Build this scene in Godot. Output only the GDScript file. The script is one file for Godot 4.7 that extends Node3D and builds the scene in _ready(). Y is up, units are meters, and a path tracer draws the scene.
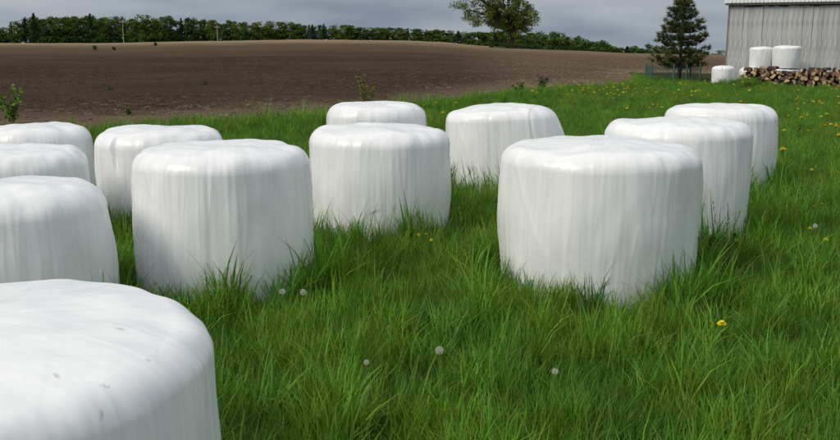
extends Node3D
# A meadow beside a ploughed field with film-wrapped hay bales, a barn, a pine and a far wood.
# Axes: x to the east, y up, north is -z. "north" values below are metres along -z.

const EYE := 1.91
var names := {}
var rng := RandomNumberGenerator.new()
var nz := FastNoiseLite.new()
var nz2 := FastNoiseLite.new()

# ------------------------------------------------------------------ mesh builder
class MB:
	var v := PackedVector3Array()
	var n := PackedVector3Array()
	var c := PackedColorArray()
	var uv := PackedVector2Array()
	var ix := PackedInt32Array()
	func vert(p: Vector3, nn: Vector3, col: Color, t := Vector2.ZERO) -> int:
		v.append(p); n.append(nn); c.append(col); uv.append(t)
		return v.size() - 1
	func tri(a: int, b: int, d: int) -> void:      # a, b, d run counter-clockwise seen from outside
		ix.append(a); ix.append(d); ix.append(b)
	func face(a: Vector3, b: Vector3, d: Vector3, e: Vector3, col: Color) -> void:
		var nn := (b - a).cross(d - a).normalized()
		var i := vert(a, nn, col, Vector2(0, 0)); vert(b, nn, col, Vector2(1, 0)); vert(d, nn, col, Vector2(1, 1)); vert(e, nn, col, Vector2(0, 1))
		tri(i, i + 1, i + 2); tri(i, i + 2, i + 3)
	func face3(a: Vector3, b: Vector3, d: Vector3, col: Color) -> void:
		var nn := (b - a).cross(d - a).normalized()
		var i := vert(a, nn, col); vert(b, nn, col); vert(d, nn, col)
		tri(i, i + 1, i + 2)
	func box(lo: Vector3, hi: Vector3, col: Color) -> void:
		var p := []
		for k in 8: p.append(Vector3(hi.x if k & 1 else lo.x, hi.y if k & 2 else lo.y, hi.z if k & 4 else lo.z))
		face(p[4], p[5], p[7], p[6], col); face(p[1], p[0], p[2], p[3], col)
		face(p[0], p[4], p[6], p[2], col); face(p[5], p[1], p[3], p[7], col)
		face(p[6], p[7], p[3], p[2], col); face(p[0], p[1], p[5], p[4], col)
	func tube(pts: Array, rad: Array, k: int, col: Color, rough := 0.0) -> void:
		var first := v.size()
		for j in pts.size():
			var d: Vector3 = (pts[min(j + 1, pts.size() - 1)] - pts[max(j - 1, 0)]).normalized()
			var s := d.cross(Vector3(0.31, 0.2, 0.93)).normalized()
			if absf(d.dot(Vector3(0.31, 0.2, 0.93))) > 0.98: s = d.cross(Vector3.RIGHT).normalized()
			var t := s.cross(d)
			for a in k:
				var ang := TAU * a / k
				var o := s * cos(ang) + t * sin(ang)
				var rr: float = rad[j] * (1.0 + rough * sin(ang * 3.0 + j * 1.7))
				vert(pts[j] + o * rr, o, col, Vector2(float(a) / k, j))
		for j in pts.size() - 1:
			for a in k:
				var b := (a + 1) % k
				var p0 := first + j * k + a
				var p1 := first + j * k + b
				tri(p0, p0 + k, p1); tri(p1, p0 + k, p1 + k)
		for e in [0, pts.size() - 1]:
			var m := vert(pts[e], Vector3.UP, col)
			for a in k: tri(m, first + e * k + a, first + e * k + (a + 1) % k)
	func mesh(m: Material) -> ArrayMesh:
		var am := ArrayMesh.new()
		add_to(am, m)
		return am
	func add_to(am: ArrayMesh, m: Material) -> void:
		var arr := []
		arr.resize(Mesh.ARRAY_MAX)
		arr[Mesh.ARRAY_VERTEX] = v; arr[Mesh.ARRAY_NORMAL] = n; arr[Mesh.ARRAY_COLOR] = c; arr[Mesh.ARRAY_TEX_UV] = uv; arr[Mesh.ARRAY_INDEX] = ix
		am.add_surface_from_arrays(Mesh.PRIMITIVE_TRIANGLES, arr)
		am.surface_set_material(am.get_surface_count() - 1, m)

# ------------------------------------------------------------------ naming helpers
func numbered(called: String) -> String:
	var k: int = names.get(called, 0)
	names[called] = k + 1
	return called if k == 0 else "%s_%03d" % [called, k]

func base(called: String, at := Vector3.ZERO, turn := 0.0) -> Node3D:
	var o := Node3D.new()
	o.name = numbered(called)
	add_child(o)
	o.position = at
	o.rotation.y = turn
	return o

func tag(o: Node, label: String, category: String, group := "", kind := "") -> void:
	o.set_meta("label", label)
	if category: o.set_meta("category", category)
	if group: o.set_meta("group", group)
	if kind: o.set_meta("kind", kind)

func part(called: String, mesh: Mesh, parent: Node, at := Vector3.ZERO) -> MeshInstance3D:
	var o := MeshInstance3D.new()
	o.name = called
	o.mesh = mesh
	o.position = at
	parent.add_child(o, true)
	return o

func top(called: String, mesh: Mesh, at := Vector3.ZERO, turn := 0.0) -> MeshInstance3D:
	var o := MeshInstance3D.new()
	o.name = numbered(called)
	o.mesh = mesh
	add_child(o)
	o.position = at
	o.rotation.y = turn
	return o

func copy(o: Node3D, called: String, at: Vector3, turn := 0.0) -> Node3D:
	var c: Node3D = o.duplicate()
	c.name = numbered(called)
	add_child(c)
	c.position = at
	c.rotation.y = turn
	return c

func mat(rough: float, spec := 0.5, through := Color.BLACK) -> StandardMaterial3D:
	var m := StandardMaterial3D.new()
	m.vertex_color_use_as_albedo = true
	m.roughness = rough
	m.metallic_specular = spec
	m.cull_mode = BaseMaterial3D.CULL_DISABLED
	if through != Color.BLACK:
		m.backlight_enabled = true
		m.backlight = through
	return m

func rnd(a: float, b: float) -> float: return rng.randf_range(a, b)
func vary(c: Color, by: float) -> Color:
	var k := 1.0 + rnd(-by, by)
	return Color(c.r * k * (1.0 + rnd(-by, by) * 0.4), c.g * k, c.b * k * (1.0 + rnd(-by, by) * 0.4))

func table(xs: Array, ys: Array, x: float) -> float:
	if x <= xs[0]: return ys[0]
	for k in range(1, xs.size()):
		if x <= xs[k]:
			var t: float = (x - xs[k - 1]) / (xs[k] - xs[k - 1])
			return lerpf(ys[k - 1], ys[k], t * t * (3.0 - 2.0 * t) * 0.5 + t * 0.5)
	return ys[-1]

# ------------------------------------------------------------------ the lie of the land
const BEARING := [-0.796, -0.465, -0.354, -0.243, -0.133, -0.022, 0.022, 0.066, 0.111, 0.155, 0.243, 0.376, 0.8]
const CREST_AT := [330.0, 330.0, 330.0, 330.0, 330.0, 320.0, 300.0, 260.0, 222.0, 220.0, 220.0, 220.0, 220.0]
const CREST_H := [2.48, 2.84, 2.84, 3.56, 4.10, 3.75, 3.08, 1.94, 1.22, 0.86, 0.02, -0.33, -0.57]
const FALL := [1.0, 1.0, 1.0, 1.0, 1.0, 3.0, 5.0, 7.0, 8.0, 8.0, 9.0, 9.0, 9.0]

func crest_at(x: float, north: float) -> float: return table(BEARING, CREST_AT, x / maxf(north, 25.0))

func ground_h(x: float, north: float) -> float:
	var h := 0.0
	if north > 25.0:
		var b := x / north
		var d := table(BEARING, CREST_AT, b)
		var t := (north - 25.0) / (d - 25.0)
		h = table(BEARING, CREST_H, b) * minf(t, 1.0)
		if t > 1.0:
			h -= table(BEARING, FALL, b) * (smoothstep(0.0, 1.0, (north - d) / 130.0) + 0.003 * maxf(0.0, north - d - 130.0))
	var mx := x - 14.9
	var mn := north - 41.2
	h += 0.34 * exp(-(mx * mx / 1.6 + mn * mn / 1.0))
	return h

# northern edge of the meadow, where the ploughed soil begins
func edge_at(x: float) -> float:
	var e := table([-14.0, -7.9, -5.9, -2.3, 0.3, 2.1, 5.7, 10.2, 12.5, 15.0], [15.5, 17.0, 20.5, 22.5, 27.5, 31.0, 36.0, 42.0, 52.0, 64.0], x)
	return e + nz2.get_noise_2d(x * 6.0, 4.0) * 0.9

# ------------------------------------------------------------------ bales: [x, north, radius, height]
const BALES := {
	"widest": [1.385, 6.80, 0.765, 1.18], "leafy": [2.46, 8.49, 0.70, 1.22], "last": [4.0, 11.85, 0.74, 1.135],
	"streaked": [-1.505, 6.73, 0.69, 1.165], "torn": [-0.40, 8.78, 0.71, 1.12], "behind": [-0.60, 12.15, 0.69, 1.14],
	"slumped": [1.02, 11.54, 0.655, 1.14], "creased": [-2.745, 9.33, 0.655, 1.065], "flaring": [-2.72, 5.84, 0.655, 1.015],
	"low": [-3.65, 8.02, 0.625, 1.005], "sapling": [-4.33, 9.91, 0.645, 1.04], "scuffed": [-1.455, 2.63, 0.80, 1.03]}

func in_bale(x: float, north: float, grow: float) -> bool:
	for k in BALES:
		var b: Array = BALES[k]
		if Vector2(x - b[0], north - b[1]).length() < b[2] + grow: return true
	return false

# how far one strip of film stands out, 0..1
func strip_of(i: float, n: float, sd: int) -> float:
	return fposmod(sin(fposmod(i, n) * 12.9898 + sd) * 4375.85, 1.0)

# marks on the scuffed bale: [x, z, half length, half width]
const SMUDGES := [[0.524, -0.005, 0.01, 0.016], [0.605, 0.364, 0.018, 0.005], [0.601, 0.403, 0.006, 0.008], [0.618, 0.441, 0.006, 0.008], [0.557, 0.322, 0.005, 0.007], [0.471, 0.357, 0.024, 0.005], [0.637, 0.535, 0.024, 0.01], [0.667, 0.181, 0.005, 0.007]]

# One film-wrapped bale. o: taper, lean, slump, scuff, crease, tear, tan, fine
func bale_mesh(radius: float, height: float, sd: int, m: Material, o := {}) -> ArrayMesh:
	var nf := FastNoiseLite.new()
	nf.seed = sd
	nf.noise_type = FastNoiseLite.TYPE_SIMPLEX_SMOOTH
	nf.fractal_octaves = 1
	nf.frequency = 1.0
	var r := RandomNumberGenerator.new()
	r.seed = sd * 77 + 5
	var fine: int = o.get("fine", 1)
	var k := 420 * fine if fine == 1 else 600
	var rr: float = o.get("rim", 0.15 + r.randf() * 0.04)
	var prof := []                                # [radius, y, how far over the rim 0..1]
	var side := 22 * fine
	for j in side: prof.append([radius * (0.985 - 0.03 * pow(1.0 - float(j) / side, 2.0) + 0.015 * sin(PI * float(j) / side)), (height - rr) * j / side, 0.0])
	var arc := 12 * fine
	for j in arc + 1:
		var a := PI / 2 * j / arc
		prof.append([radius * 0.985 - rr + rr * cos(a), height - rr + rr * 0.92 * sin(a), float(j) / arc])
	var inner := 14 * fine
	var r_in: float = radius * 0.985 - rr
	for j in range(1, inner): prof.append([r_in * (1.0 - float(j) / inner), height - rr * 0.08 + 0.028 * (1.0 - pow(1.0 - float(j) / inner, 2.0)), 1.0])
	var rows := prof.size()
	var pos := PackedVector3Array()
	var cols := PackedColorArray()
	var taper: float = o.get("taper", 0.0)
	var slump: float = o.get("slump", 0.0)
	var chord := [r.randf() * PI, r.randf() * PI, r.randf() * PI]
	var dia_at := r.randf() * TAU
	dia_at = o.get("diagonal", dia_at)
	var clean := Color(0.795, 0.81, 0.828)
	var thin := Color(0.62, 0.665, 0.675)
	for j in rows:
		var pr: float = prof[j][0]
		var py: float = prof[j][1]
		var over: float = prof[j][2]
		var hy := py / height
		for a in k:
			var ang := TAU * a / k
			var ca := cos(ang)
			var sa := sin(ang)
			var rho: float = pr / radius
			# lumps of the bale under the film, then pleats that the stretched film draws down the side
			var lump := nf.get_noise_3d(ca * 1.3 * rho, py * 1.1, sa * 1.3 * rho + 9.0)
			var dent := nf.get_noise_3d(ca * 3.6 * rho + 20.0, py * 2.6, sa * 3.6 * rho)
			var pleat := nf.get_noise_3d(ca * 13.0, py * 0.7 + 40.0, sa * 13.0)
			var fold := 1.0 - absf(nf.get_noise_3d(ca * 7.0 + 60.0, py * 0.9, sa * 7.0))
			fold = pow(fold, 7.0)
			var rim := sin(PI * clampf(over, 0, 1))
			var q := pr + rho * (0.018 * lump + 0.005 * dent + (0.0022 * pleat + 0.0028 * fold) * (1.0 - over) + 0.006 * rim * dent)
			# overlapping strips of film, each a little proud of the next
			var t1 := fposmod(ang + 0.10 * py, TAU) / TAU * 38.0
			var t2 := fposmod(ang - 0.13 * py + 0.8, TAU) / TAU * 23.0
			var f1 := lerpf(strip_of(floorf(t1) - 1.0, 38.0, sd), strip_of(floorf(t1), 38.0, sd), smoothstep(0.0, 0.3, t1 - floorf(t1)))
			var f2 := lerpf(strip_of(floorf(t2) - 1.0, 23.0, sd + 3), strip_of(floorf(t2), 23.0, sd + 3), smoothstep(0.0, 0.2, t2 - floorf(t2)))
			q += rho * (1.0 - over) * (0.0022 * f1 + 0.0026 * f2)
			# one film edge running obliquely up the side
			var da := wrapf(ang - dia_at - (py - 0.5) * 0.75, -PI, PI)
			var dia := exp(-da * da / 0.0012)
			q += 0.006 * dia * (1.0 - over)
			q *= 1.0 - taper * pow(hy, 1.4)
			var y := py
			if over > 0.0:
				y += over * (0.014 * lump + 0.005 * dent + 0.014 * nf.get_noise_2d(ca * 1.0 * rho + 3.0, sa * 1.0 * rho))
				for ch in chord:
					var w: float = (ca * cos(ch) + sa * sin(ch)) * pr
					y += over * 0.0012 * signf(sin(w * 21.0 + ch * 9.0)) * absf(sin(w * 21.0 + ch * 9.0)) ** 0.4
			if slump > 0.0:                         # the shoulder on one side has sunk
				var s := clampf(cos(ang - o.get("slump_to", 0.0)) * rho, 0, 1)
				y -= slump * pow(s, 2.0) * hy * hy
				q += slump * 0.45 * pow(s, 3.0) * (1.0 - hy * 0.9)
			q += o.get("flare", 0.0) * pow(maxf(0.0, cos(ang - 0.35)), 3.0) * sqrt(clampf(1.0 - hy, 0.0, 1.0)) * rho
			if o.has("crease"):
				var cr := wrapf(ang - o.crease - 0.25 * (py - height), -PI, PI)
				q -= 0.065 * exp(-cr * cr / 0.0015) * smoothstep(height * 0.55, height * 0.9, py) * (1.0 - 0.6 * over)
			var p := Vector3(q * ca, y, q * sa)
			pos.append(p)
			# film: where fewer layers lie the fodder shows grey-green through in streaks
			var st := 0.5 * nf.get_noise_3d(ca * 16.0 + 5.0, py * 0.55, sa * 16.0) + 0.36 * nf.get_noise_3d(ca * 40.0, py * 0.8 + 70.0, sa * 40.0) + 0.26 * nf.get_noise_3d(ca * 85.0, py * 0.8 + 20.0, sa * 85.0) + 0.4 * nf.get_noise_3d(ca * 5.0 - 30.0, py * 0.5, sa * 5.0)
			var flat := 0.5 * nf.get_noise_2d((ca * cos(chord[0]) + sa * sin(chord[0])) * pr * 24.0, (sa * cos(chord[0]) - ca * sin(chord[0])) * pr * 1.6) + 0.3 * nf.get_noise_2d((ca * cos(chord[1]) + sa * sin(chord[1])) * pr * 50.0, (sa * cos(chord[1]) - ca * sin(chord[1])) * pr * 3.0 + 70.0)
			var sh := clampf(0.17 + 0.60 * lerpf(st * 0.9 + 0.28 * (f1 - 0.5) + 0.2 * (f2 - 0.5), flat * 0.6, over), 0.0, 1.0)
			sh -= 0.25 * dia * (1.0 - over)
			var col := clean.lerp(thin, clampf(sh, 0.0, 1.0))
			if o.has("scuff"):
				# small smudges and scratches from handling
				for mk in SMUDGES:
					var du: float = p.x - mk[0] + 0.006 * nf.get_noise_2d(p.x * 60.0, p.z * 60.0)
					var dv: float = p.z - mk[1] + 0.006 * nf.get_noise_2d(p.z * 60.0, p.x * 60.0 + 9.0)
					var dd: float = du * du / (mk[2] * mk[2]) + dv * dv / (mk[3] * mk[3])
					if over > 0.2 and dd < 1.0: col = col.lerp(Color(0.24, 0.235, 0.21), (1.0 - dd) * 0.6)
			if o.has("tear"):
				var td: float = Vector2(wrapf(ang - o.tear, -PI, PI) * radius * 1.6, py - 0.36).length()
				if td < 0.025: col = Color(0.06, 0.055, 0.04)
			if o.has("tan"):
				var te := absf(p.x * 0.93 + p.z * 0.37 - 0.54 - 0.02 * lump - 0.2 * (1.0 - hy))
				if hy > 0.25 and te < 0.008 + 0.004 * dent: col = col.lerp(Color(0.40, 0.31, 0.2), 0.5)
			cols.append(col)
	var mb := MB.new()
	for j in rows:
		for a in k:
			var i := j * k + a
			var ta := pos[j * k + (a + 1) % k] - pos[j * k + (a + k - 1) % k]
			var tj := pos[mini(j + 1, rows - 1) * k + a] - pos[maxi(j - 1, 0) * k + a]
			mb.vert(pos[i], tj.cross(ta).normalized(), cols[i], Vector2(float(a) / k * 4.0, prof[j][1]))
	for j in rows - 1:
		for a in k:
			var b := (a + 1) % k
			mb.tri(j * k + a, (j + 1) * k + a, j * k + b)
			mb.tri(j * k + b, (j + 1) * k + a, (j + 1) * k + b)
	var mid := Vector3.ZERO
	for a in k: mid += pos[(rows - 1) * k + a] / k
	var ci := mb.vert(mid, Vector3.UP, clean)
	for a in k: mb.tri(ci, (rows - 1) * k + (a + 1) % k, (rows - 1) * k + a)
	return mb.mesh(m)

# ------------------------------------------------------------------ grass
func blade(mb: MB, at: Vector3, yaw: float, length: float, width: float, lean: float, curl: float, col: Color) -> void:
	var d := Vector3(cos(yaw), 0, sin(yaw))
	var s := Vector3(-sin(yaw), 0, cos(yaw)).rotated(Vector3.UP, rnd(-0.9, 0.9))
	var i0 := mb.v.size()
	var p := at
	var ang := lean
	for j in 4:
		var w: float = width * [0.75, 1.0, 0.8, 0.0][j] * 0.5
		var t := d * sin(ang) + Vector3.UP * cos(ang)
		var nn := s.cross(t).normalized()
		if nn.y < 0.0: nn = -nn
		if j < 3:
			mb.vert(p - s * w, (nn - s * 0.35).normalized(), col); mb.vert(p + s * w, (nn + s * 0.35).normalized(), col)
		else:
			mb.vert(p, nn, col)
		p += t * (length / 3.0)
		ang += curl
	mb.tri(i0, i0 + 1, i0 + 3); mb.tri(i0, i0 + 3, i0 + 2)
	mb.tri(i0 + 2, i0 + 3, i0 + 5); mb.tri(i0 + 2, i0 + 5, i0 + 4)
	mb.tri(i0 + 4, i0 + 5, i0 + 6)

func clump(n: int, spread: float, l0: float, l1: float, w0: float, w1: float, lean: float, curl: float, m: Material) -> ArrayMesh:
	var mb := MB.new()
	for b in n:
		var a := rnd(0, TAU)
		var q := spread * sqrt(rng.randf())
		var dead := rng.randf()
		var col := Color(1, 1, 1)
		if dead < 0.05: col = Color(2.2, 1.45, 2.0)
		else: col = Color(rnd(0.6, 1.45), rnd(0.65, 1.3), rnd(0.6, 1.4))
		blade(mb, Vector3(cos(a) * q, -0.01, sin(a) * q), rnd(0, TAU), rnd(l0, l1), rnd(w0, w1), absf(rng.randfn(0.0, lean)), rnd(0.1, 1.0) * curl, col)
	return mb.mesh(m)

func seed_stalks(n: int, m: Material) -> ArrayMesh:
	var mb := MB.new()
	for b in n:
		var a := rnd(0, TAU)
		var q := 0.07 * sqrt(rng.randf())
		var L := rnd(0.34, 0.52)
		var yaw := rnd(0, TAU)
		var d := Vector3(cos(yaw), 0, sin(yaw)) * rnd(0.03, 0.14)
		var p0 := Vector3(cos(a) * q, 0, sin(a) * q)
		var p1 := p0 + Vector3.UP * L * 0.6 + d * 0.4
		var p2 := p0 + Vector3.UP * L + d * 1.2
		mb.tube([p0, p1, p2], [0.0016, 0.0013, 0.001], 3, Color(0.9, 0.85, 1.0))
		for s in 14:
			var t := s / 13.0
			var c0 := p1.lerp(p2, 0.45 + 0.6 * t)
			var y2 := rnd(0, TAU)
			blade(mb, c0, y2, rnd(0.018, 0.034) * (1.1 - 0.5 * t), 0.005, rnd(0.2, 0.7), 0.1, Color(rnd(0.8, 1.2), rnd(0.8, 1.05), rnd(0.8, 1.2)))
	return mb.mesh(m)

func rosette(n: int, l0: float, l1: float, wide: float, m: Material) -> ArrayMesh:
	var mb := MB.new()
	for b in n:
		var yaw := TAU * b / n + rnd(-0.4, 0.4)
		var L := rnd(l0, l1)
		var d := Vector3(cos(yaw), 0, sin(yaw))
		var s := Vector3(-sin(yaw), 0, cos(yaw))
		var col := Color(rnd(0.75, 1.1), rnd(0.8, 1.1), rnd(0.8, 1.2))
		var ang := rnd(0.15, 0.9)
		var p := d * 0.01
		var prev := -1
		for j in 6:
			var t := j / 5.0
			var w := wide * L * sin(PI * clampf(t * 0.86 + 0.06, 0, 1)) * (0.75 if j % 2 == 0 else 1.0)
			var tt := d * sin(ang) + Vector3.UP * cos(ang)
			var nn := s.cross(tt)
			if nn.y < 0.0: nn = -nn
			var i := mb.vert(p - s * w + Vector3.UP * w * 0.3, nn, col)
			mb.vert(p, nn, col); mb.vert(p + s * w + Vector3.UP * w * 0.3, nn, col)
			if prev >= 0:
				for e in 2:
					mb.tri(prev + e, prev + e + 1, i + e + 1); mb.tri(prev + e, i + e + 1, i + e)
			prev = i
			p += tt * (L / 5.0)
			ang += rnd(0.12, 0.3)
	return mb.mesh(m)

func scatter(parent: Node, called: String, mesh: Mesh, spots: Array) -> void:
	if spots.is_empty(): return
	var mm := MultiMesh.new()
	mm.transform_format = MultiMesh.TRANSFORM_3D
	mm.use_colors = true
	mm.mesh = mesh
	mm.instance_count = spots.size()
	for k in spots.size():
		mm.set_instance_transform(k, spots[k][0])
		mm.set_instance_color(k, spots[k][1])
	var o := MultiMeshInstance3D.new()
	o.name = called
	o.multimesh = mm
	o.set_meta("kind", "stuff")
	parent.add_child(o, true)

# ------------------------------------------------------------------ foliage
func leaf_cloud(mb: MB, centre: Vector3, rad: Vector3, n: int, size: float, col: Color, by: float) -> void:
	for k in n:
		var d := Vector3(rng.randfn(), rng.randfn(), rng.randfn()).normalized()
		var p := centre + d * rad * pow(rng.randf(), 0.45)
		var up := (d * 0.5 + Vector3(rng.randfn(), rng.randfn() + 0.5, rng.randfn()) * 0.55).normalized()
		var t := up.cross(Vector3(rng.randfn(), rng.randfn(), rng.randfn())).normalized()
		var b := up.cross(t)
		var s := size * rnd(0.55, 1.25)
		var c := vary(col, by)
		var i := mb.vert(p - t * s * 0.5, up, c)
		mb.vert(p - b * s * 0.33 + up * s * 0.08, up, c); mb.vert(p + t * s * 0.55, up, c); mb.vert(p + b * s * 0.33 + up * s * 0.08, up, c)
		mb.tri(i, i + 1, i + 2); mb.tri(i, i + 2, i + 3)

func far_tree(kind: int, bark: Material, leafm: Material) -> Node3D:
	var o := Node3D.new()
	var t := MB.new()
	var c := MB.new()
	if kind < 6:
		var greens := [Color(0.07, 0.125, 0.022), Color(0.05, 0.10, 0.022), Color(0.095, 0.135, 0.025), Color(0.04, 0.075, 0.02), Color(0.06, 0.10, 0.03), Color(0.085, 0.13, 0.02)]
		t.tube([Vector3(0, -0.4, 0), Vector3(0.1, 3, 0.05), Vector3(0, 7, 0)], [0.25, 0.2, 0.06], 6, Color(0.05, 0.042, 0.035))
		for k in 24 + kind:
			var y := rnd(-0.2, 9.4)
			var w := 3.3 * sqrt(maxf(0.05, 1.0 - pow((y - 4.4) / 5.8, 2.0)))
			var a := rnd(0, TAU)
			var q := w * sqrt(rng.randf()) * 0.85
			var p := Vector3(cos(a) * q, y, sin(a) * q)
			leaf_cloud(c, p, Vector3(1, 0.75, 1) * rnd(0.9, 1.6), 56, 0.7, vary(greens[kind], 0.22), 0.25)
			t.tube([Vector3(0, y * 0.6, 0), p], [0.09, 0.03], 4, Color(0.05, 0.042, 0.035))
	else:
		t.tube([Vector3(0, -0.4, 0), Vector3(0, 5, 0), Vector3(0, 9.8, 0)], [0.2, 0.13, 0.03], 6, Color(0.04, 0.033, 0.028))
		for k in 30:
			var y := 1.0 + 9.0 * k / 30.0
			var w := 2.0 * (1.0 - y / 10.6)
			for e in 3:
				var a := rnd(0, TAU)
				leaf_cloud(c, Vector3(cos(a) * w * 0.55, y, sin(a) * w * 0.55), Vector3(w * 0.6 + 0.1, 0.3, w * 0.6 + 0.1), 14, 0.42, Color(0.022, 0.04, 0.02), 0.3)
	part("trunk", t.mesh(bark), o)
	part("crown", c.mesh(leafm), o)
	return o

func branch_pts(a: Vector3, b: Vector3, sag: float) -> Array:
	var out := []
	for k in 5:
		var t := k / 4.0
		out.append(a.lerp(b, t) + Vector3(0, sag * sin(PI * t), 0) + Vector3(rnd(-1, 1), rnd(-1, 1), rnd(-1, 1)) * a.distance_to(b) * 0.03)
	return out

# ------------------------------------------------------------------ build
func _ready() -> void:
	rng.seed = 20240
	nz.seed = 3
	nz.frequency = 1.0
	nz.fractal_octaves = 4
	nz2.seed = 8
	nz2.frequency = 0.1
	# camera, sky and light
	var cam := Camera3D.new()
	cam.name = "camera"
	cam.fov = 27.86
	cam.near = 0.05
	cam.far = 4000.0
	cam.position = Vector3(0, EYE, 0)
	cam.rotation_degrees = Vector3(-11.12, 0, 0)
	add_child(cam)
	cam.current = true
	var env := Environment.new()
	env.background_mode = Environment.BG_SKY
	env.sky = make_sky()
	env.tonemap_mode = Environment.TONE_MAPPER_LINEAR
	env.tonemap_exposure = 1.45
	env.sdfgi_enabled = true
	env.ssao_enabled = true
	env.ssil_enabled = true
	var we := WorldEnvironment.new()
	we.name = "environment"
	we.environment = env
	add_child(we)
	var sun := DirectionalLight3D.new()
	sun.name = "sun"
	sun.light_energy = 0.5
	sun.light_color = Color(1.0, 0.96, 0.9)
	sun.light_angular_distance = 26.0
	sun.shadow_enabled = true
	sun.rotation_degrees = Vector3(-41, -60, 0)
	add_child(sun)

	build_land()
	print("land ", Time.get_ticks_msec())
	build_wood()
	build_barn()
	build_big_tree()
	build_pine()
	build_bales()
	print("bales ", Time.get_ticks_msec())
	build_grass()
	build_small_plants()
	print("done ", Time.get_ticks_msec())

func make_sky() -> Sky:
	# overcast: brightness rises from the horizon to the zenith as under any even cloud cover, with cloud banks in it
	var w := 2048
	var h := 1024
	var img := Image.create(w, h, false, Image.FORMAT_RGBF)
	var cn := FastNoiseLite.new()
	cn.seed = 41
	cn.frequency = 0.5
	cn.fractal_octaves = 4
	var low := Color(0.202, 0.234, 0.268)
	var high := Color(0.595, 0.607, 0.625)
	img.fill(low)
	var cs := PackedFloat32Array()
	var sn := PackedFloat32Array()
	for x in w:
		cs.append(cos(TAU * x / w)); sn.append(sin(TAU * x / w))
	for y in h / 2 + 16:
		var el := (0.5 - (y + 0.5) / h) * PI
		var s := maxf(sin(el), 0.0)
		var reach := cos(el) / (s + 0.15)
		var c := low.lerp(high, s)
		for x in w:
			var n1 := 0.65 * cn.get_noise_2d(cs[x] * reach * 0.9, sn[x] * reach * 0.9) + 0.55 * cn.get_noise_3d(cs[x] * 9.0, sn[x] * 9.0, el * 46.0)
			var k := 1.0 + 0.6 * n1
			var tint := 0.16 * n1
			img.set_pixel(x, y, Color(c.r * (k + tint), c.g * k, c.b * (k - tint * 0.8)))
	var pm := PanoramaSkyMaterial.new()
	pm.panorama = ImageTexture.create_from_image(img)
	var sk := Sky.new()
	sk.sky_material = pm
	return sk

func noise_tex(freq: float, sd: int, lo: Color, hi: Color, size := 512, octaves := 5) -> ImageTexture:
	var fn := FastNoiseLite.new()
	fn.seed = sd
	fn.frequency = freq
	fn.fractal_octaves = octaves
	var im := fn.get_seamless_image(size, size)
	im.convert(Image.FORMAT_RGB8)
	for y in size:
		for x in size:
			im.set_pixel(x, y, lo.lerp(hi, im.get_pixel(x, y).r))
	return ImageTexture.create_from_image(im)

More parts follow.
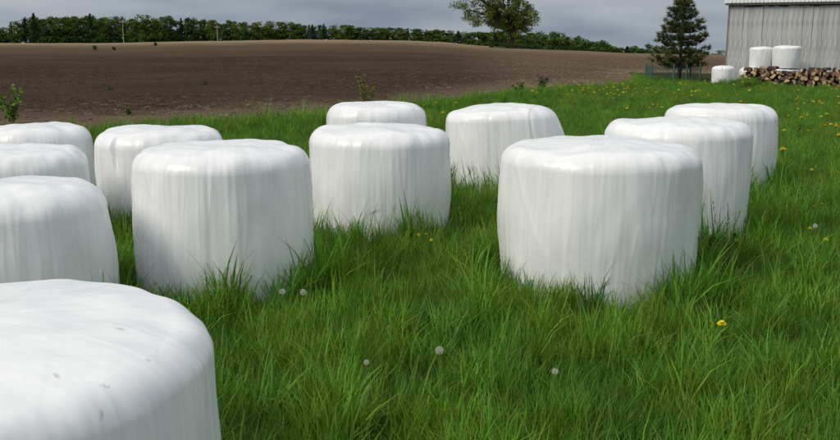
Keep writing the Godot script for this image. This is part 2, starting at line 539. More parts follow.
func build_land() -> void:
	# ploughed field: one sheet from behind the meadow to beyond the wood
	var soil := mat(1.0, 0.1)
	soil.albedo_texture = noise_tex(0.05, 5, Color(0.48, 0.48, 0.48), Color(1, 1, 1))
	var bump := FastNoiseLite.new()
	bump.seed = 9
	bump.frequency = 0.04
	var bi := bump.get_seamless_image(512, 512)
	bi.bump_map_to_normal_map(6.0)
	soil.normal_enabled = true
	soil.normal_texture = ImageTexture.create_from_image(bi)
	soil.normal_scale = 1.0
	var mb := MB.new()
	var rows := 300
	var cols := 360
	for j in rows:
		var f := 8.0 * pow(260.0, float(j) / (rows - 1))      # 8 .. 2080
		var north := f - 44.0
		for i in cols:
			var c := (float(i) / (cols - 1) - 0.5) * 2.3
			var x := c * f
			var past := north - edge_at(x)
			var h := ground_h(x, north)
			var b := x / maxf(north, 25.0)
			if past > -0.5 and north < 330.0:
				h += clampf(past * 0.3, 0.0, 1.0) * (0.03 * nz.get_noise_2d(x * 0.35, north * 1.3) + 0.03 * sin((north - 0.18 * x) * 2.6 + nz.get_noise_2d(x * 0.05, north * 0.05) * 3.0) * clampf(1.0 - (north - 60.0) / 40.0, 0.0, 1.0) + 0.10 * nz.get_noise_2d(x * 0.08, north * 0.12))
			else:
				h -= 0.05
			var frac := clampf((north - 25.0) / (crest_at(x, north) - 25.0), 0.0, 1.4)
			var w := nz.get_noise_2d(x * 0.018, north * 0.06) * 0.6 + nz.get_noise_2d(x * 0.10 + 40.0, north * 0.5) * 0.5
			var dark := Color(0.080, 0.057, 0.040)
			var col := dark.lerp(Color(0.15, 0.112, 0.076), clampf(0.25 + w * 1.5, 0.0, 1.0) * 0.5)
			col = col.lerp(Color(0.185, 0.135, 0.085), smoothstep(0.10, 0.45, frac + w * 0.16) * 0.9)
			col = col.lerp(Color(0.50, 0.375, 0.245), smoothstep(0.45, 0.95, frac + w * 0.2))
			col = col.lerp(Color(0.22, 0.155, 0.11), smoothstep(0.02, 0.13, b + w * 0.03) * 0.6)
			var strip := 1.0 - smoothstep(4.0, 12.0, past + w * 6.0)
			col = col.lerp(Color(0.27, 0.20, 0.14), strip * 0.8)
			if frac > 1.0: col = Color(0.10, 0.12, 0.05)
			mb.vert(Vector3(x, h, -north), Vector3.UP, col, Vector2(x * 0.31, north * 0.47))
	grid(mb, rows, cols)
	var f0 := top("field", mb.mesh(soil))
	tag(f0, "ploughed brown field rising to a tan crest before the wood", "", "", "structure")
	# meadow: a sheet on top that the grass grows from
	var turf := mat(1.0, 0.1)
	turf.albedo_texture = noise_tex(0.03, 15, Color(0.5, 0.5, 0.5), Color(1, 1, 1))
	mb = MB.new()
	rows = 120
	cols = 150
	for j in rows:
		for i in cols:
			var x := -15.0 + 50.0 * i / (cols - 1)
			var n0 := -9.0
			var north := lerpf(n0, edge_at(x), float(j) / (rows - 1))
			var h := ground_h(x, north) + 0.012 + 0.012 * nz.get_noise_2d(x * 0.8, north * 0.8)
			var w := nz.get_noise_2d(x * 0.3, north * 0.3)
			mb.vert(Vector3(x, h, -north), Vector3.UP, Color(0.05, 0.065, 0.022).lerp(Color(0.085, 0.085, 0.04), clampf(0.4 + w, 0, 1)), Vector2(x * 0.5, north * 0.5))
	grid(mb, rows, cols)
	var l0 := top("meadow_ground", mb.mesh(turf))
	tag(l0, "turf of the green meadow under the bales", "", "", "structure")
	# loose clods on the worked soil beyond the meadow's edge
	var cm := mat(1.0, 0.1)
	var cl := MB.new()
	for k in 5:
		var p0 := Vector3(rnd(-0.5, 0.5), 0, rnd(-0.5, 0.5)) * 0.2
		for a in 6:
			var u := Vector3(cos(a * TAU / 6), 0, sin(a * TAU / 6)) * rnd(0.03, 0.06)
			var u2 := Vector3(cos((a + 1) * TAU / 6), 0, sin((a + 1) * TAU / 6)) * 0.045
			cl.face3(p0 + u2, p0 + u, p0 + Vector3(rnd(-0.01, 0.01), rnd(0.03, 0.06), 0), Color(1, 1, 1))
	var spots := []
	for k in 22000:
		var x := rnd(-32.0, 30.0)
		var north := edge_at(x) + 0.2 + 80.0 * (1.0 - sqrt(1.0 - rng.randf()))
		if absf(x) > 0.62 * north + 3.0: continue
		var s := rnd(0.3, 1.1)
		var tr := Transform3D(Basis(Vector3.UP, rnd(0, TAU)).scaled(Vector3(s, s * rnd(0.6, 1.2), s)), Vector3(x, ground_h(x, north) + 0.0, -north))
		spots.append([tr, vary(Color(0.09, 0.068, 0.05).lerp(Color(0.19, 0.14, 0.1), smoothstep(0.02, 0.13, x / north) * 0.8).lerp(Color(0.3, 0.24, 0.17), clampf(1.2 - (north - edge_at(x)) / 12.0, 0.0, 1.0) * rng.randf()), 0.3)])
	var clod := base("soil_clods")
	tag(clod, "loose clods of earth along the worked field edge", "soil", "", "stuff")
	scatter(clod, "clods", cl.mesh(cm), spots)

func grid(mb: MB, rows: int, cols: int) -> void:
	for j in rows:
		for i in cols:
			var a := mb.v[j * cols + mini(i + 1, cols - 1)] - mb.v[j * cols + maxi(i - 1, 0)]
			var b := mb.v[mini(j + 1, rows - 1) * cols + i] - mb.v[maxi(j - 1, 0) * cols + i]
			mb.n[j * cols + i] = a.cross(b).normalized()
			if j < rows - 1 and i < cols - 1:
				var p := j * cols + i
				mb.tri(p, p + 1, p + cols + 1); mb.tri(p, p + cols + 1, p + cols)

func build_wood() -> void:
	var bark := mat(0.95, 0.1)
	var leafm := mat(0.8, 0.2, Color(0.5, 0.5, 0.4))
	var protos := []
	for k in 8: protos.append(far_tree(k, bark, leafm))
	# slope from the eye up to the wood's skyline, by bearing
	var bs := []
	var sl := []
	for e in [[-200, 24.0], [0, 27.0], [15, 23.0], [28, 20.0], [33, 15.0], [42, 17.5], [60, 18.0], [80, 16.0], [110, 16.0], [150, 17.5], [190, 18.5], [230, 20.5], [270, 22.5], [300, 24.0], [340, 26.0], [380, 27.5], [430, 30.0], [470, 31.5], [520, 33.0], [560, 34.5], [590, 38.0], [610, 43.5], [640, 47.5], [700, 51.0], [760, 54.0], [840, 55.0]]:
		bs.append((e[0] - 420.0) / 904.0)
		sl.append((45.6 - e[1]) / 921.0)
	var says := ["rounded mid-green leafy tree in the far wood", "deep green leafy tree in the far wood", "yellow-green leafy tree in the far wood", "dark broad-crowned tree in the far wood", "blue-green leafy tree in the far wood", "bright spring-green leafy tree in the far wood", "dark pointed conifer in the far wood", "dark pointed conifer in the far wood"]
	var called := ["leafy_tree", "leafy_tree", "leafy_tree", "leafy_tree", "leafy_tree", "leafy_tree", "conifer_tree", "conifer_tree"]
	for row in 3:
		var b := -0.60
		while b < 0.47:
			var d := table(BEARING, CREST_AT, b) + 16.0 + row * 15.0 + rnd(-4, 4) + 50.0 * smoothstep(0.06, 0.16, b)
			var x := b * d
			var g := ground_h(x, d)
			var hi := EYE + table(bs, sl, b) * d
			var k := rng.randi() % 6
			if rng.randf() < 0.06: k = 6 + rng.randi() % 2
			if absf(b + 0.428) < 0.012 and row == 0: k = 6
			var hgt := (hi - g) * (rnd(0.84, 1.12) if k < 6 else rnd(0.98, 1.12))
			var tr: Node3D = protos[k].duplicate()
			tr.name = numbered(called[k])
			add_child(tr)
			tr.position = Vector3(x, g, -d)
			tr.rotation.y = rnd(0, TAU)
			var sy := hgt / 10.2
			var sx := clampf(sy, 0.85, 1.3) * (rnd(0.95, 1.3) if k < 6 else rnd(1.0, 1.3))
			tr.scale = Vector3(sx, sy, sx)
			tag(tr, says[k] + (" at its taller end" if b < -0.24 else (" where its skyline sinks" if b < 0.09 else " beyond the large field tree")), "tree", "trees of the far wood")
			b += rnd(0.009, 0.0145) * (1.0 if row < 2 else 1.15)
	for p in protos: p.free()
	# utility poles along the wood
	var wood := mat(0.9, 0.2)
	var says2 := ["grey utility pole with crossarm before the far wood", "pale utility pole near the low end of the far wood", "thin grey utility pole before the wood where it thins out"]
	var k2 := 0
	for e in [[-106.5, 325.0, 8.0], [-150.4, 322.0, 6.0], [-72.7, 325.0, 5.6]]:
		var g := ground_h(e[0], e[1])
		var o := base("utility_pole", Vector3(e[0], g, -e[1]))
		var mp := MB.new()
		mp.tube([Vector3(0, -0.3, 0), Vector3(0, e[2] * 0.5, 0), Vector3(0, e[2], 0)], [0.15, 0.13, 0.1], 8, Color(0.3, 0.28, 0.26))
		part("pole", mp.mesh(wood), o)
		var mc := MB.new()
		mc.box(Vector3(-1.1, e[2] - 0.9, 0.13), Vector3(1.1, e[2] - 0.68, 0.27), Color(0.28, 0.26, 0.24))
		var arm := part("crossarm", mc.mesh(wood), o)
		for s in [-0.95, -0.35, 0.35, 0.95]:
			var mi := MB.new()
			mi.tube([Vector3(s, e[2] - 0.68, 0.2), Vector3(s, e[2] - 0.5, 0.2)], [0.06, 0.05], 6, Color(0.45, 0.45, 0.43))
			part("insulator", mi.mesh(wood), arm)
		tag(o, says2[k2], "utility pole", "utility poles")
		k2 += 1

func build_barn() -> void:
	var wm := mat(0.9, 0.15)
	wm.albedo_texture = noise_tex(0.02, 33, Color(0.8, 0.8, 0.8), Color(1, 1, 1), 512)
	wm.uv1_triplanar = true
	wm.uv1_scale = Vector3(0.9, 0.13, 0.9)
	var barn := base("barn", Vector3(15.31, 0.0, -45.0), -deg_to_rad(20.0))
	tag(barn, "weathered grey board barn with a pale metal roof behind the firewood", "barn")
	var L := 15.0
	var H := 3.98
	var deep := 9.0
	var core := MB.new()
	core.box(Vector3(0.03, -0.15, -deep), Vector3(L, H - 0.12, -0.03), Color(0.12, 0.115, 0.11))
	var wall := part("wall", core.mesh(wm), barn)
	# upright boards of the long wall, each its own piece
	var greys := [Color(0.54, 0.56, 0.555), Color(0.57, 0.59, 0.59), Color(0.515, 0.54, 0.53), Color(0.59, 0.60, 0.59), Color(0.55, 0.57, 0.555), Color(0.49, 0.50, 0.50)]
	var kinds := []
	for g in greys:
		var mb := MB.new()
		mb.box(Vector3(0, 0, 0), Vector3(0.218, H - 0.2, 0.024), g)
		kinds.append(mb.mesh(wm))
	var n := int(L / 0.225)
	for k in n:
		var b := part("board", kinds[rng.randi() % 6], wall, Vector3(k * 0.225 + 0.002, rnd(-0.03, 0.05), rnd(-0.004, 0.006) - 0.028 + 0.026))
		b.rotation.z = rnd(-0.003, 0.003)
	var tr := MB.new()
	tr.box(Vector3(-0.06, -0.1, -0.10), Vector3(0.0, H - 0.14, 0.05), Color(0.33, 0.25, 0.2))
	part("corner_post", tr.mesh(wm), barn)
	var fa := MB.new()
	fa.box(Vector3(-0.22, H - 0.12, 0.16), Vector3(L + 0.2, H - 0.03, 0.2), Color(0.16, 0.15, 0.14))
	part("fascia", fa.mesh(wm), barn)
	# gable wall boards on the hidden end, and the roof of long metal sheets
	var gm := MB.new()
	gm.face3(Vector3(0.0, H - 0.12, -0.05), Vector3(0.0, H + 2.0, -deep / 2), Vector3(0.0, H - 0.12, -deep), Color(0.33, 0.335, 0.33))
	part("gable", gm.mesh(wm), barn)
	var metal := mat(0.5, 0.5)
	var rg := MB.new()
	rg.box(Vector3(-0.28, H + 2.15, -deep / 2 - 0.12), Vector3(L + 0.4, H + 2.2, -deep / 2 + 0.12), Color(0.40, 0.45, 0.42))
	var roof := part("roof", rg.mesh(metal), barn)
	for side in 2:
		for k in 17:
			var mb := MB.new()
			var x0 := -0.26 + k * 0.915
			var z0 := 0.24 if side == 0 else -deep - 0.24
			var z1 := -deep / 2
			var col := vary(Color(0.46, 0.485, 0.47), 0.05)
			for r in 5:
				var xa := x0 + r * 0.182
				var xb := xa + 0.15
				var xc := xa + 0.18
				mb.face(Vector3(xa, H - 0.02, z0), Vector3(xb, H - 0.02, z0), Vector3(xb, H + 2.12, z1), Vector3(xa, H + 2.12, z1), col)
				mb.face(Vector3(xb, H - 0.02, z0), Vector3((xb + xc) / 2, H + 0.015, z0), Vector3((xb + xc) / 2, H + 2.155, z1), Vector3(xb, H + 2.12, z1), col)
				mb.face(Vector3((xb + xc) / 2, H + 0.015, z0), Vector3(xc, H - 0.02, z0), Vector3(xc, H + 2.12, z1), Vector3((xb + xc) / 2, H + 2.155, z1), col)
			part("roof_sheet", mb.mesh(metal), roof)
	# firewood: every split log is a thing
	var bark := mat(0.95, 0.1)
	var cut := mat(0.9, 0.15)
	var logs := []
	for k in 9:
		var am := ArrayMesh.new()
		var a := MB.new()
		var e := MB.new()
		var ring := []
		var kind := k % 3
		var cols := [Color(0.58, 0.43, 0.24), Color(0.32, 0.21, 0.12), Color(0.15, 0.10, 0.075)]
		var r: float = [0.10, 0.13, 0.12][kind]
		var m := 9
		for i in m:
			var ang := TAU * i / m
			var q: float = r * rnd(0.9, 1.08)
			var pt := Vector2(cos(ang), sin(ang)) * q
			if kind == 1: pt.y = maxf(pt.y, -0.01)
			if kind == 2: pt = Vector2(maxf(pt.x, -0.02), maxf(pt.y, -0.02))
			ring.append(pt)
		for i in m:
			var p: Vector2 = ring[i]
			var q: Vector2 = ring[(i + 1) % m]
			if p.distance_to(q) < 0.001: continue
			a.face(Vector3(p.x, p.y, 0.2), Vector3(p.x, p.y, -0.2), Vector3(q.x, q.y, -0.2), Vector3(q.x, q.y, 0.2), Color(0.07, 0.05, 0.04))
			e.face3(Vector3(0.03, 0.03, 0.2), Vector3(p.x, p.y, 0.2), Vector3(q.x, q.y, 0.2), cols[k / 3])
			e.face3(Vector3(0.03, 0.03, -0.2), Vector3(q.x, q.y, -0.2), Vector3(p.x, p.y, -0.2), cols[k / 3])
		a.add_to(am, bark)
		e.add_to(am, cut)
		logs.append(am)
	var tones := ["pale", "brown", "dark"]
	var shapes := ["round", "half-split", "quarter-split"]
	var ax := Vector3(1, 0, 0).rotated(Vector3.UP, -deg_to_rad(20.0))
	var out := Vector3(0, 0, 1).rotated(Vector3.UP, -deg_to_rad(20.0))
	for row in 10:
		var layer := row % 5
		var s := 0.75 + layer * 0.10 + (0.15 if row > 4 else 0.0)
		while s < 6.6:
			var hmax := 5.0 if s > 1.2 else 4.0
			if layer == 4 and rng.randf() < 0.45:
				s += 0.2; continue
			if layer >= hmax: break
			var k := rng.randi() % 9
			if k % 3 == 0 and rng.randf() < 0.6: k += 1 + rng.randi() % 2
			var p := Vector3(15.31, 0, -45.0) + ax * s + out * (2.92 + rnd(-0.07, 0.07) - (0.45 if row > 4 else 0.0))
			var g := ground_h(p.x, -p.z)
			var o := top("firewood_log", logs[k], Vector3(p.x, g + 0.10 + layer * 0.185, p.z), -deg_to_rad(20.0) + rnd(-0.6, 0.6))
			o.rotation.z = rnd(0, TAU)
			tag(o, "%s %s log in the firewood pile by the barn" % [tones[k / 3], shapes[k % 3]], "log", "firewood piled by the barn")
			s += rnd(0.15, 0.20)

func build_big_tree() -> void:
	var o := base("field_tree", Vector3(21.9, ground_h(21.9, 214.0), -214.0))
	tag(o, "large open-crowned tree with yellow-green spring leaves on the field crest", "tree")
	var bark := mat(0.95, 0.1)
	var leafm := mat(0.8, 0.2, Color(0.6, 0.6, 0.45))
	var t := MB.new()
	var bc := Color(0.055, 0.045, 0.038)
	t.tube([Vector3(0, -0.3, 0), Vector3(0, 1.2, 0), Vector3(-0.1, 3.0, 0), Vector3(-0.4, 5.0, 0.1)], [0.75, 0.55, 0.46, 0.38], 10, bc, 0.06)
	part("trunk", t.mesh(bark), o)
	var c := MB.new()
	var ends := []
	for e in [[-0.4, 5.0, -12.4, 9.0], [-0.3, 4.2, -5.5, 10.5], [-0.3, 3.6, -9.5, 6.6], [-0.2, 3.0, -4.5, 5.0], [-0.2, 3.4, 4.6, 7.0], [-0.4, 5.0, -11.5, 13.5], [-0.4, 4.6, -8.5, 10.5], [-0.3, 4.0, 1.0, 8.5], [-0.3, 4.0, -2.0, 8.0], [-0.4, 5.0, -2.0, 16.0], [-0.3, 4.0, 2.2, 14.0], [-0.2, 3.6, 4.0, 9.0], [-0.2, 3.4, -5.5, 7.6], [-0.1, 3.0, 3.2, 5.6], [-0.2, 3.4, -9.0, 12.5], [-0.4, 5.0, -6.0, 17.0]]:
		for side in [-1.0, 0.9]:
			var a := Vector3(e[0], e[1], 0)
			var b := Vector3(e[2] + rnd(-0.6, 0.6), e[3] + rnd(-0.6, 0.6), side * rnd(1.0, 5.5))
			var l := MB.new()
			var pts := branch_pts(a, b, 0.8)
			l.tube(pts, [0.24, 0.18, 0.13, 0.08, 0.04], 6, bc, 0.05)
			for k in [2, 3, 4]:
				for m in 3:
					var q: Vector3 = pts[k] + Vector3(rnd(-2.0, 2.0), rnd(-0.9, 1.8), rnd(-2.0, 2.0))
					l.tube([pts[k], pts[k].lerp(q, 0.5) + Vector3(0, 0.15, 0), q], [0.08, 0.05, 0.02], 4, bc)
					ends.append(q)
			part("limb", l.mesh(bark), o)
	for q in ends:
		if rng.randf() < 0.16: continue
		var young := rng.randf()
		leaf_cloud(c, q, Vector3(1.05, 0.8, 1.05) * rnd(0.9, 1.4), 64, 0.42, Color(0.08, 0.13, 0.025).lerp(Color(0.18, 0.205, 0.042), young), 0.3)
	for k in 30:
		leaf_cloud(c, Vector3(rnd(-4.0, 4.6), rnd(2.6, 6.5), rnd(-2.5, 2.5)), Vector3(1.0, 0.8, 1.0), 45, 0.36, Color(0.08, 0.13, 0.025).lerp(Color(0.18, 0.205, 0.042), rng.randf()), 0.3)
	part("crown", c.mesh(leafm), o)
	# rough grass and scrub round its foot
	for e in [[20.6, 211.0, 0.9], [23.5, 210.0, 1.1], [26.0, 211.5, 0.8], [17.6, 212.0, 0.6]]:
		var s := base("scrub_bush", Vector3(e[0], ground_h(e[0], e[1]), -e[1]))
		var st := MB.new()
		var lf := MB.new()
		for k in 7:
			var q := Vector3(rnd(-1.4, 1.4), rnd(0.4, 1.1) * e[2], rnd(-1, 1))
			st.tube([Vector3(0, -0.05, 0), q], [0.05, 0.02], 4, bc)
			leaf_cloud(lf, q, Vector3(0.9, 0.5, 0.8) * e[2], 60, 0.28, Color(0.045, 0.085, 0.025), 0.3)
		part("stems", st.mesh(bark), s)
		part("foliage", lf.mesh(leafm), s)
		tag(s, "low green scrub at the foot of the large field tree", "bush", "scrub under the field tree")

func build_pine() -> void:
	var g := ground_h(14.43, 50.0)
	var o := base("pine_tree", Vector3(14.43, g, -50.0))
	tag(o, "young dark pine with tiered upturned branches beside the barn", "tree")
	var bark := mat(0.95, 0.1)
	var needle := mat(0.7, 0.25, Color(0.3, 0.3, 0.25))
	var t := MB.new()
	var bc := Color(0.06, 0.048, 0.038)
	t.tube([Vector3(0, -0.1, 0), Vector3(0.03, 1.2, 0), Vector3(-0.02, 2.8, 0), Vector3(0.08, 4.3, 0)], [0.12, 0.095, 0.06, 0.02], 8, bc, 0.05)
	part("trunk", t.mesh(bark), o)
	var c := MB.new()
	var l := MB.new()
	var y := 0.75
	while y < 4.4:
		var reach := table([0.7, 1.1, 1.7, 2.3, 3.0, 3.7, 4.5], [1.5, 2.0, 1.75, 1.5, 1.1, 0.8, 0.3], y)
		var n := 6
		var off := rnd(0, TAU)
		for k in n:
			var a := off + TAU * k / n + rnd(-0.25, 0.25)
			var r := reach * rnd(0.7, 1.1)
			var p0 := Vector3(0, y, 0)
			var p1 := Vector3(cos(a) * r * 0.6, y + 0.02 + rnd(-0.08, 0.06), sin(a) * r * 0.6)
			var p2 := Vector3(cos(a) * r, y + 0.26 + rnd(-0.08, 0.15), sin(a) * r)
			l.tube([p0, p1, p2], [0.035, 0.022, 0.008], 4, bc)
			var m := 5 + int(r * 8.0)
			for q in m:
				var u := 0.22 + 0.78 * q / m
				var at := p0.lerp(p1, u / 0.6) if u < 0.6 else p1.lerp(p2, (u - 0.6) / 0.4)
				at += Vector3(rnd(-1, 1), rnd(-0.4, 1.1), rnd(-1, 1)) * 0.15
				var col := vary(Color(0.065, 0.085, 0.03) if rng.randf() < 0.6 else Color(0.11, 0.125, 0.04), 0.25)
				var aim := Vector3(cos(a) * 0.5, 1.0, sin(a) * 0.5).normalized()
				for e in 26:
					var d := (aim * rnd(0.1, 0.9) + Vector3(rng.randfn(), rng.randfn() * 0.7, rng.randfn()) * 0.55).normalized()
					var s := d.cross(Vector3(rng.randfn(), rng.randfn(), rng.randfn())).normalized() * 0.014
					var ln := rnd(0.12, 0.26)
					c.face(at - s, at + s, at + s * 0.4 + d * ln, at - s * 0.4 + d * ln, col)
		y += rnd(0.30, 0.42)
	part("branches", l.mesh(bark), o)
	part("crown", c.mesh(needle), o)
	# teal guard fence round the pine
	var gm := mat(0.6, 0.4)
	var f := base("tree_guard_fence", Vector3(13.75, ground_h(13.75, 48.8), -48.8))
	tag(f, "low teal guard fence of posts and netting round the pine", "fence")
	var teal := Color(0.055, 0.13, 0.12)
	var ring := [Vector3(-1.35, 0, 0.7), Vector3(-0.2, 0, 0.85), Vector3(0.5, 0, 0.8), Vector3(1.3, 0, 0.6), Vector3(1.6, 0, -2.2), Vector3(-0.9, 0, -2.3)]
	for p in ring:
		var mb := MB.new()
		mb.tube([p + Vector3(0, -0.1, 0), p + Vector3(0, 0.95, 0)], [0.05, 0.05], 6, vary(teal, 0.2))
		part("post", mb.mesh(gm), f)
	for k in ring.size():
		var a: Vector3 = ring[k]
		var b: Vector3 = ring[(k + 1) % ring.size()]
		var mb := MB.new()
		for h in 8: mb.tube([a + Vector3(0, 0.12 + h * 0.1, 0), b + Vector3(0, 0.12 + h * 0.1, 0)], [0.006, 0.006], 3, teal)
		var m := int(a.distance_to(b) / 0.12)
		for q in range(1, m):
			var p := a.lerp(b, float(q) / m)
			mb.tube([p + Vector3(0, 0.1, 0), p + Vector3(0, 0.84, 0)], [0.005, 0.005], 3, teal)
		part("netting", mb.mesh(gm), f)

func build_bales() -> void:
	var film := mat(0.36, 0.5)
	var fn := FastNoiseLite.new()
	fn.seed = 51
	fn.frequency = 0.03
	var im := fn.get_seamless_image(512, 512)
	im.bump_map_to_normal_map(2.0)
	film.normal_enabled = true
	film.normal_texture = ImageTexture.create_from_image(im)
	film.normal_scale = 0.08
	var rt := noise_tex(0.02, 61, Color(0.55, 0.55, 0.55), Color(1, 1, 1), 512)
	film.roughness = 0.40
	film.roughness_texture = rt
	film.roughness_texture_channel = BaseMaterial3D.TEXTURE_CHANNEL_RED
	var opts := {
		"widest": {"diagonal": 2.3}, "leafy": {"taper": 0.02}, "last": {"taper": 0.02}, "streaked": {"diagonal": 1.95, "taper": 0.05}, "torn": {"tear": 1.0}, "behind": {},
		"slumped": {"slump": 0.02, "slump_to": 3.1, "flare": 0.44, "tan": true}, "creased": {"crease": 2.1}, "flaring": {"taper": 0.12}, "low": {"taper": 0.06}, "sapling": {"taper": 0.06}, "scuffed": {"scuff": true, "fine": 2, "taper": 0.02, "rim": 0.12}}
	var says := {
		"widest": "widest white wrapped bale with tall dark grass along its foot", "leafy": "white wrapped bale behind the widest one, leafy weeds at its foot",
		"last": "white wrapped bale ending the row behind the widest bale", "streaked": "white wrapped bale with an oblique film edge, grass seed heads before it",
		"torn": "white wrapped bale with one small dark tear low on its side", "behind": "white wrapped bale standing directly behind the one with a tear",
		"slumped": "white wrapped bale with a bulging flank and a tan edge line", "creased": "white wrapped bale with a dark crease in its rim",
		"flaring": "greyish wrapped bale flaring towards its foot, behind the scuffed bale", "low": "low white bale tucked between the flaring bale and the field edge one",
		"sapling": "white wrapped bale at the field edge before the leafy sapling", "scuffed": "white wrapped bale with scuff marks and dark specks on its top"}
	var sd := 11
	for k in BALES:
		var b: Array = BALES[k]
		var o := top("wrapped_bale", bale_mesh(b[2], b[3], sd, film, opts[k]), Vector3(b[0], 0.0, -b[1]))
		if k == "slumped": o.rotation.z = 0.05
		tag(o, says[k], "bale", "wrapped bales on the meadow")
		sd += 7
	# bales by the barn: [x, north, radius, height, foot]
	var far := [[16.1, 43.5, 0.60, 0.90, 0.0, "white bale under the narrower bale behind the firewood"], [17.37, 42.75, 0.63, 0.90, 0.0, "white bale under the wider bale behind the firewood"],
		[16.42, 43.42, 0.51, 0.99, 0.90, "narrower white bale on top of another behind the firewood"], [17.38, 42.72, 0.62, 1.04, 0.90, "wider white bale on top of another behind the firewood"],
		[14.68, 43.5, 0.53, 0.97, 0.0, "small white bale with a dark mark by the barn corner"]]
	for e in far:
		var g := ground_h(e[0], e[1])
		var opt := {"taper": -0.08} if e[4] > 0.5 else {}
		if e[2] == 0.53: opt = {"crease": 2.0, "tear": 2.4}
		var o := top("wrapped_bale", bale_mesh(e[2], e[3], sd, film, opt), Vector3(e[0], g + e[4], -e[1]))
		tag(o, e[5], "bale", "wrapped bales by the barn")
		sd += 7

func build_grass() -> void:
	var gm := mat(0.55, 0.35, Color(0.75, 0.75, 0.5))
	var meadow := base("grass")
	tag(meadow, "long green grass of the meadow round the bales", "grass", "", "stuff")
	var fine := []
	var mid := []
	var tall := []
	for k in 3: fine.append(clump(52, 0.11, 0.08, 0.18, 0.003, 0.0055, 0.3, 0.22, gm))
	for k in 4: mid.append(clump(40, 0.10, 0.14, 0.27, 0.0035, 0.0065, 0.24, 0.27, gm))
	for k in 3: tall.append(clump(20, 0.06, 0.22, 0.38, 0.005, 0.009, 0.25, 0.45, gm))
	var stalks := [seed_stalks(4, gm), seed_stalks(3, gm)]
	var ros := [rosette(9, 0.10, 0.2, 0.16, gm), rosette(7, 0.08, 0.16, 0.24, gm), rosette(11, 0.12, 0.24, 0.13, gm)]
	var meshes := fine + mid + tall + stalks + ros
	var spots := []
	for m in meshes: spots.append([])
	var zones := [[0.9, 5.0, 330.0], [5.0, 9.5, 260.0], [9.5, 16.0, 140.0], [16.0, 26.0, 60.0], [26.0, 46.0, 36.0], [46.0, 62.0, 14.0]]
	for z in zones:
		var area := 0.0
		var w0: float = 0.56 * z[0] + 1.6
		var w1: float = 0.56 * z[1] + 1.6
		area = (w0 + w1) * (z[1] - z[0])
		for k in int(area * z[2]):
			var north := lerpf(z[0], z[1], rng.randf())
			var wide := 0.56 * north + 1.6
			if rng.randf() * w1 > wide: north = z[0] + z[1] - north; wide = 0.56 * north + 1.6
			var x := rnd(-wide, wide)
			var e := edge_at(x)
			if north > e + 0.3 or x < -14.8: continue
			if in_bale(x, north, -0.02): continue
			var bx := x - 15.31
			var bn := 45.0 - north
			if bx * 0.342 - bn * 0.94 > -0.1 and bx > -1.0: continue          # inside the barn
			var p1 := nz.get_noise_2d(x * 0.55, north * 0.55)
			var p2 := nz.get_noise_2d(x * 1.6 + 30.0, north * 1.6)
			var p3 := nz.get_noise_2d(x * 3.6 - 30.0, north * 3.6)
			if p3 < -0.24 and north < 14.0 and rng.randf() < 0.75: continue
			var near := in_bale(x, north, 0.28)
			var kind := 0
			var u := rng.randf()
			var pick := 0
			if u < 0.38 - p1 * 0.5: pick = rng.randi() % 3
			elif u < 0.86 - p2 * 0.2: pick = 3 + rng.randi() % 4
			elif u < 0.976: pick = 7 + rng.randi() % 3
			else: pick = 12 + rng.randi() % 3
			if rng.randf() < 0.005: pick = 10 + rng.randi() % 2
			if near and rng.randf() < 0.38: pick = 7 + rng.randi() % 3
			var s := rnd(0.7, 1.2) * (1.0 + 0.5 * p2 + 0.3 * p3)
			if pick >= 12: s *= 0.75
			if near: s *= 0.95 + 0.9 * maxf(p3, 0.0)
			var d := e - north
			if d < 2.5 and north > 15.0 and x < 12.0: s *= 1.35
			elif north > 15.0: s *= 0.85
			var by := Basis(Vector3.UP, rnd(0, TAU)) * Basis(Vector3.RIGHT, rng.randfn(0.0, 0.2))
			var tr := Transform3D(by.scaled(Vector3(s, s * rnd(0.85, 1.2), s)), Vector3(x, ground_h(x, north) + 0.015, -north))
			var col := Color(0.115, 0.265, 0.024).lerp(Color(0.168, 0.320, 0.026), clampf(0.5 + p1 * 1.1, 0, 1)).lerp(Color(0.068, 0.178, 0.030), clampf(0.3 - p2 * 1.2, 0.0, 0.8))
			if pick >= 12: col = Color(0.085, 0.19, 0.03)
			if pick == 10 or pick == 11: col = Color(0.13, 0.18, 0.04)
			spots[pick].append([tr, vary(col, 0.26)])
	var total := 0
	for k in meshes.size():
		scatter(meadow, "blades", meshes[k], spots[k])
		total += spots[k].size()
	print("grass clumps ", total)

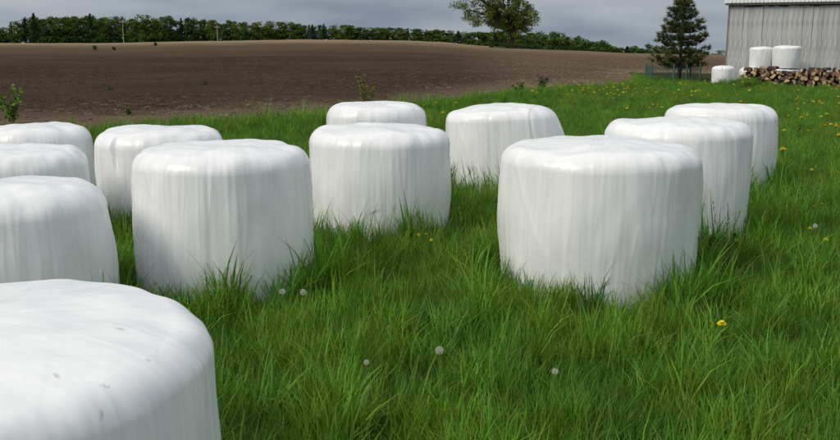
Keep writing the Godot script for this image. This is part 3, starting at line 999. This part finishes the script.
func build_small_plants() -> void:
	var green := mat(0.7, 0.25, Color(0.3, 0.3, 0.2))
	var petal := mat(0.8, 0.2, Color(0.3, 0.3, 0.1))
	# dandelion in flower: stem + flower_head
	var proto := Node3D.new()
	var st := MB.new()
	st.tube([Vector3(0, -0.02, 0), Vector3(0.008, 0.12, 0.004), Vector3(0.0, 0.235, 0)], [0.0028, 0.0026, 0.0024], 5, Color(0.12, 0.17, 0.05))
	part("stem", st.mesh(green), proto)
	var hd := MB.new()
	for ring in 3:
		for k in 14:
			var a := TAU * k / 14 + ring * 0.2
			var d := Vector3(cos(a), 0, sin(a))
			var s := Vector3(-sin(a), 0, cos(a)) * 0.0045
			var r: float = [0.023, 0.017, 0.010][ring]
			var y0: float = 0.235 + ring * 0.003
			hd.face(Vector3(0, y0, 0) - s * 0.4, Vector3(0, y0, 0) + s * 0.4, d * r + Vector3(0, y0 + 0.004 + ring * 0.004, 0) + s, d * r + Vector3(0, y0 + 0.004 + ring * 0.004, 0) - s, Color(0.75, 0.64, 0.03))
	part("flower_head", hd.mesh(petal), proto)
	var where := [[1.81, 5.07], [3.49, 7.79], [3.56, 7.7], [4.08, 9.08], [4.25, 9.3], [7.56, 18.3], [7.17, 16.4], [7.6, 16.2], [5.55, 11.7], [5.62, 11.5], [5.34, 12.0], [5.21, 12.5], [-0.05, 7.9], [0.1, 7.6], [-0.35, 8.0], [0.05, 7.75]]
	for k in 70: where.append([rnd(4.8, 11.5), rnd(12.5, 24.0)])
	for k in 70:
		var n := rnd(24.0, 38.0)
		where.append([rnd(3.0, 19.0), n])
	for k in 70: where.append([6.8 + rng.randfn(0.0, 1.5), 31.0 + rng.randfn(0.0, 2.5)])
	for k in 14: where.append([rnd(-0.2, 2.6), rnd(15.0, 26.0)])
	for e in where:
		if e[1] > edge_at(e[0]) - 0.3 or in_bale(e[0], e[1], 0.1): continue
		var o := copy(proto, "dandelion", Vector3(e[0], ground_h(e[0], e[1]) + 0.012, -e[1]), rnd(0, TAU))
		o.scale = Vector3.ONE * rnd(0.9, 1.25) * (1.6 if e[1] > 12.0 else 1.0)
		o.rotation.x = rnd(-0.2, 0.25)
		var whereabouts := "in the dense yellow patch by the meadow edge" if Vector2(e[0] - 6.8, e[1] - 31.0).length() < 3.5 else ("in the grass before the barn and pine" if e[1] > 24.0 else ("in the open grass past the bale row" if e[1] > 10.0 and e[0] > 3.0 else ("in the grass among the bales" if e[0] < 3.0 else "close to the white dandelion clock")))
		tag(o, "yellow dandelion in flower " + whereabouts, "dandelion", "dandelions in flower")
	proto.free()
	# dandelion clocks
	var puff := mat(0.9, 0.1, Color(0.4, 0.4, 0.4))
	proto = Node3D.new()
	st = MB.new()
	st.tube([Vector3(0, -0.02, 0), Vector3(0.01, 0.15, 0.004), Vector3(0.0, 0.30, 0)], [0.003, 0.0028, 0.0024], 5, Color(0.16, 0.17, 0.08))
	part("stem", st.mesh(green), proto)
	hd = MB.new()
	hd.tube([Vector3(0, 0.296, 0), Vector3(0, 0.304, 0)], [0.005, 0.005], 6, Color(0.2, 0.17, 0.1))
	for k in 110:
		var y := 1.0 - 2.0 * (k + 0.5) / 110
		var a := k * 2.39996
		var d := Vector3(cos(a) * sqrt(1 - y * y), y, sin(a) * sqrt(1 - y * y))
		var c := Vector3(0, 0.30, 0) + d * 0.023
		var s := d.cross(Vector3(0.3, 0.5, 0.8)).normalized()
		var t := d.cross(s)
		for q in 3:
			var f := s * cos(q * TAU / 3) + t * sin(q * TAU / 3)
			var g2 := s * cos(q * TAU / 3 + 0.35) + t * sin(q * TAU / 3 + 0.35)
			hd.face3(c, c + f * 0.006 + d * 0.003, c + g2 * 0.006 + d * 0.003, Color(0.75, 0.74, 0.70))
	part("seed_head", hd.mesh(puff), proto)
	var clocks := [[-0.93, 5.73, "white dandelion clock at the foot of the streaked bale, nearer its middle", 0.75], [-0.78, 5.68, "white dandelion clock just past the corner of the streaked bale", 0.8], [0.11, 4.55, "large white dandelion clock alone in the open grass", 0.85], [-0.26, 4.36, "white dandelion clock low in the grass between two bale rows", 0.55], [0.68, 4.24, "white dandelion clock in the grass before the widest bale", 0.6], [3.60, 7.91, "white dandelion clock beside yellow dandelions past the bale row", 0.8]]
	for e in clocks:
		var o := copy(proto, "dandelion_clock", Vector3(e[0], 0.0, -e[1]), rnd(0, TAU))
		var seeds: Node3D = o.get_node("seed_head")
		seeds.scale = Vector3.ONE * e[3]
		seeds.position.y = 0.30 * (1.0 - e[3])
		o.rotation.x = rnd(-0.08, 0.1)
		tag(o, e[2], "dandelion", "dandelion clocks")
	proto.free()
	# leafy weeds: stems with single leaves
	var weeds := [[2.40, 7.40, 0.40, 60, 0.055, Color(0.085, 0.17, 0.02), "leafy_weed", "leafy green weed at the foot of the bale behind the widest"],
		[2.62, 7.36, 0.34, 50, 0.05, Color(0.085, 0.17, 0.02), "leafy_weed", "lower leafy weed beside the one at the bale foot"],
		[-1.98, 7.55, 0.34, 34, 0.045, Color(0.05, 0.11, 0.02), "leafy_weed", "leafy weed in the gap between creased and streaked bales"],
		[-10.0, 21.8, 0.95, 90, 0.10, Color(0.11, 0.20, 0.03), "sapling", "bright green leafy sapling on the bare soil edge"],
		[-1.55, 26.0, 1.25, 90, 0.075, Color(0.15, 0.155, 0.04), "sapling", "thin yellowish shrub on the soil behind the bales"],
		[-1.0, 25.4, 0.7, 26, 0.06, Color(0.20, 0.11, 0.06), "leafy_weed", "dry reddish weed beside the thin yellowish shrub"],
		[4.8, 35.0, 0.75, 60, 0.09, Color(0.05, 0.075, 0.03), "leafy_weed", "tall dark weed at the meadow edge behind the bale with a bulging flank"],
		[3.6, 32.6, 0.6, 50, 0.09, Color(0.055, 0.10, 0.025), "leafy_weed", "green weed in the tall grass of the meadow edge"],
		[-54.0, 150.0, 0.85, 50, 0.22, Color(0.05, 0.10, 0.02), "field_weed", "round green weed clump far out on the soil"],
		[-51.0, 150.5, 0.5, 40, 0.22, Color(0.055, 0.09, 0.03), "field_weed", "flat weed patch next to the round weed clump"],
		[-57.1, 195.0, 0.9, 50, 0.24, Color(0.05, 0.10, 0.02), "field_weed", "green weed clump near the tan crest of the field"],
		[-12.5, 36.0, 0.25, 30, 0.07, Color(0.08, 0.12, 0.03), "field_weed", "small weed on the dark soil beyond the bales"],
		[-9.6, 40.0, 0.2, 26, 0.07, Color(0.08, 0.11, 0.03), "field_weed", "tiny weed on the dark ploughed soil"],
		[-8.2, 25.0, 0.22, 26, 0.07, Color(0.09, 0.12, 0.035), "field_weed", "low pale weed on the stony field edge"]]
	for w in weeds:
		var o := base(w[6], Vector3(w[0], ground_h(w[0], w[1]) + 0.005, -w[1]), rnd(0, TAU))
		var H: float = w[2]
		var sm := MB.new()
		var lm := MB.new()
		var ns := 5
		for s in ns:
			var a := TAU * s / ns + rnd(-0.4, 0.4)
			var tipp := Vector3(cos(a) * H * rnd(0.1, 0.34), H * rnd(0.6, 1.0), sin(a) * H * rnd(0.1, 0.34))
			var mp := tipp * 0.5 + Vector3(0, H * 0.06, 0)
			sm.tube([Vector3(0, -0.04, 0), mp, tipp], [0.010 * H + 0.003, 0.007 * H + 0.002, 0.002], 4, Color(0.13, 0.12, 0.06))
			for q in int(w[3] / ns):
				var t := 0.2 + 0.8 * q / float(w[3] / ns)
				var p := mp * (t * 2.0) if t < 0.5 else mp.lerp(tipp, t * 2.0 - 1.0)
				leaf_cloud(lm, p + Vector3(rnd(-1, 1), rnd(-0.3, 0.5), rnd(-1, 1)) * w[4] * 0.9, Vector3.ONE * w[4] * 0.5, 3, w[4] * 1.15, w[5], 0.3)
		part("stems", sm.mesh(green), o)
		part("leaves", lm.mesh(green), o)
		tag(o, w[7], "plant")
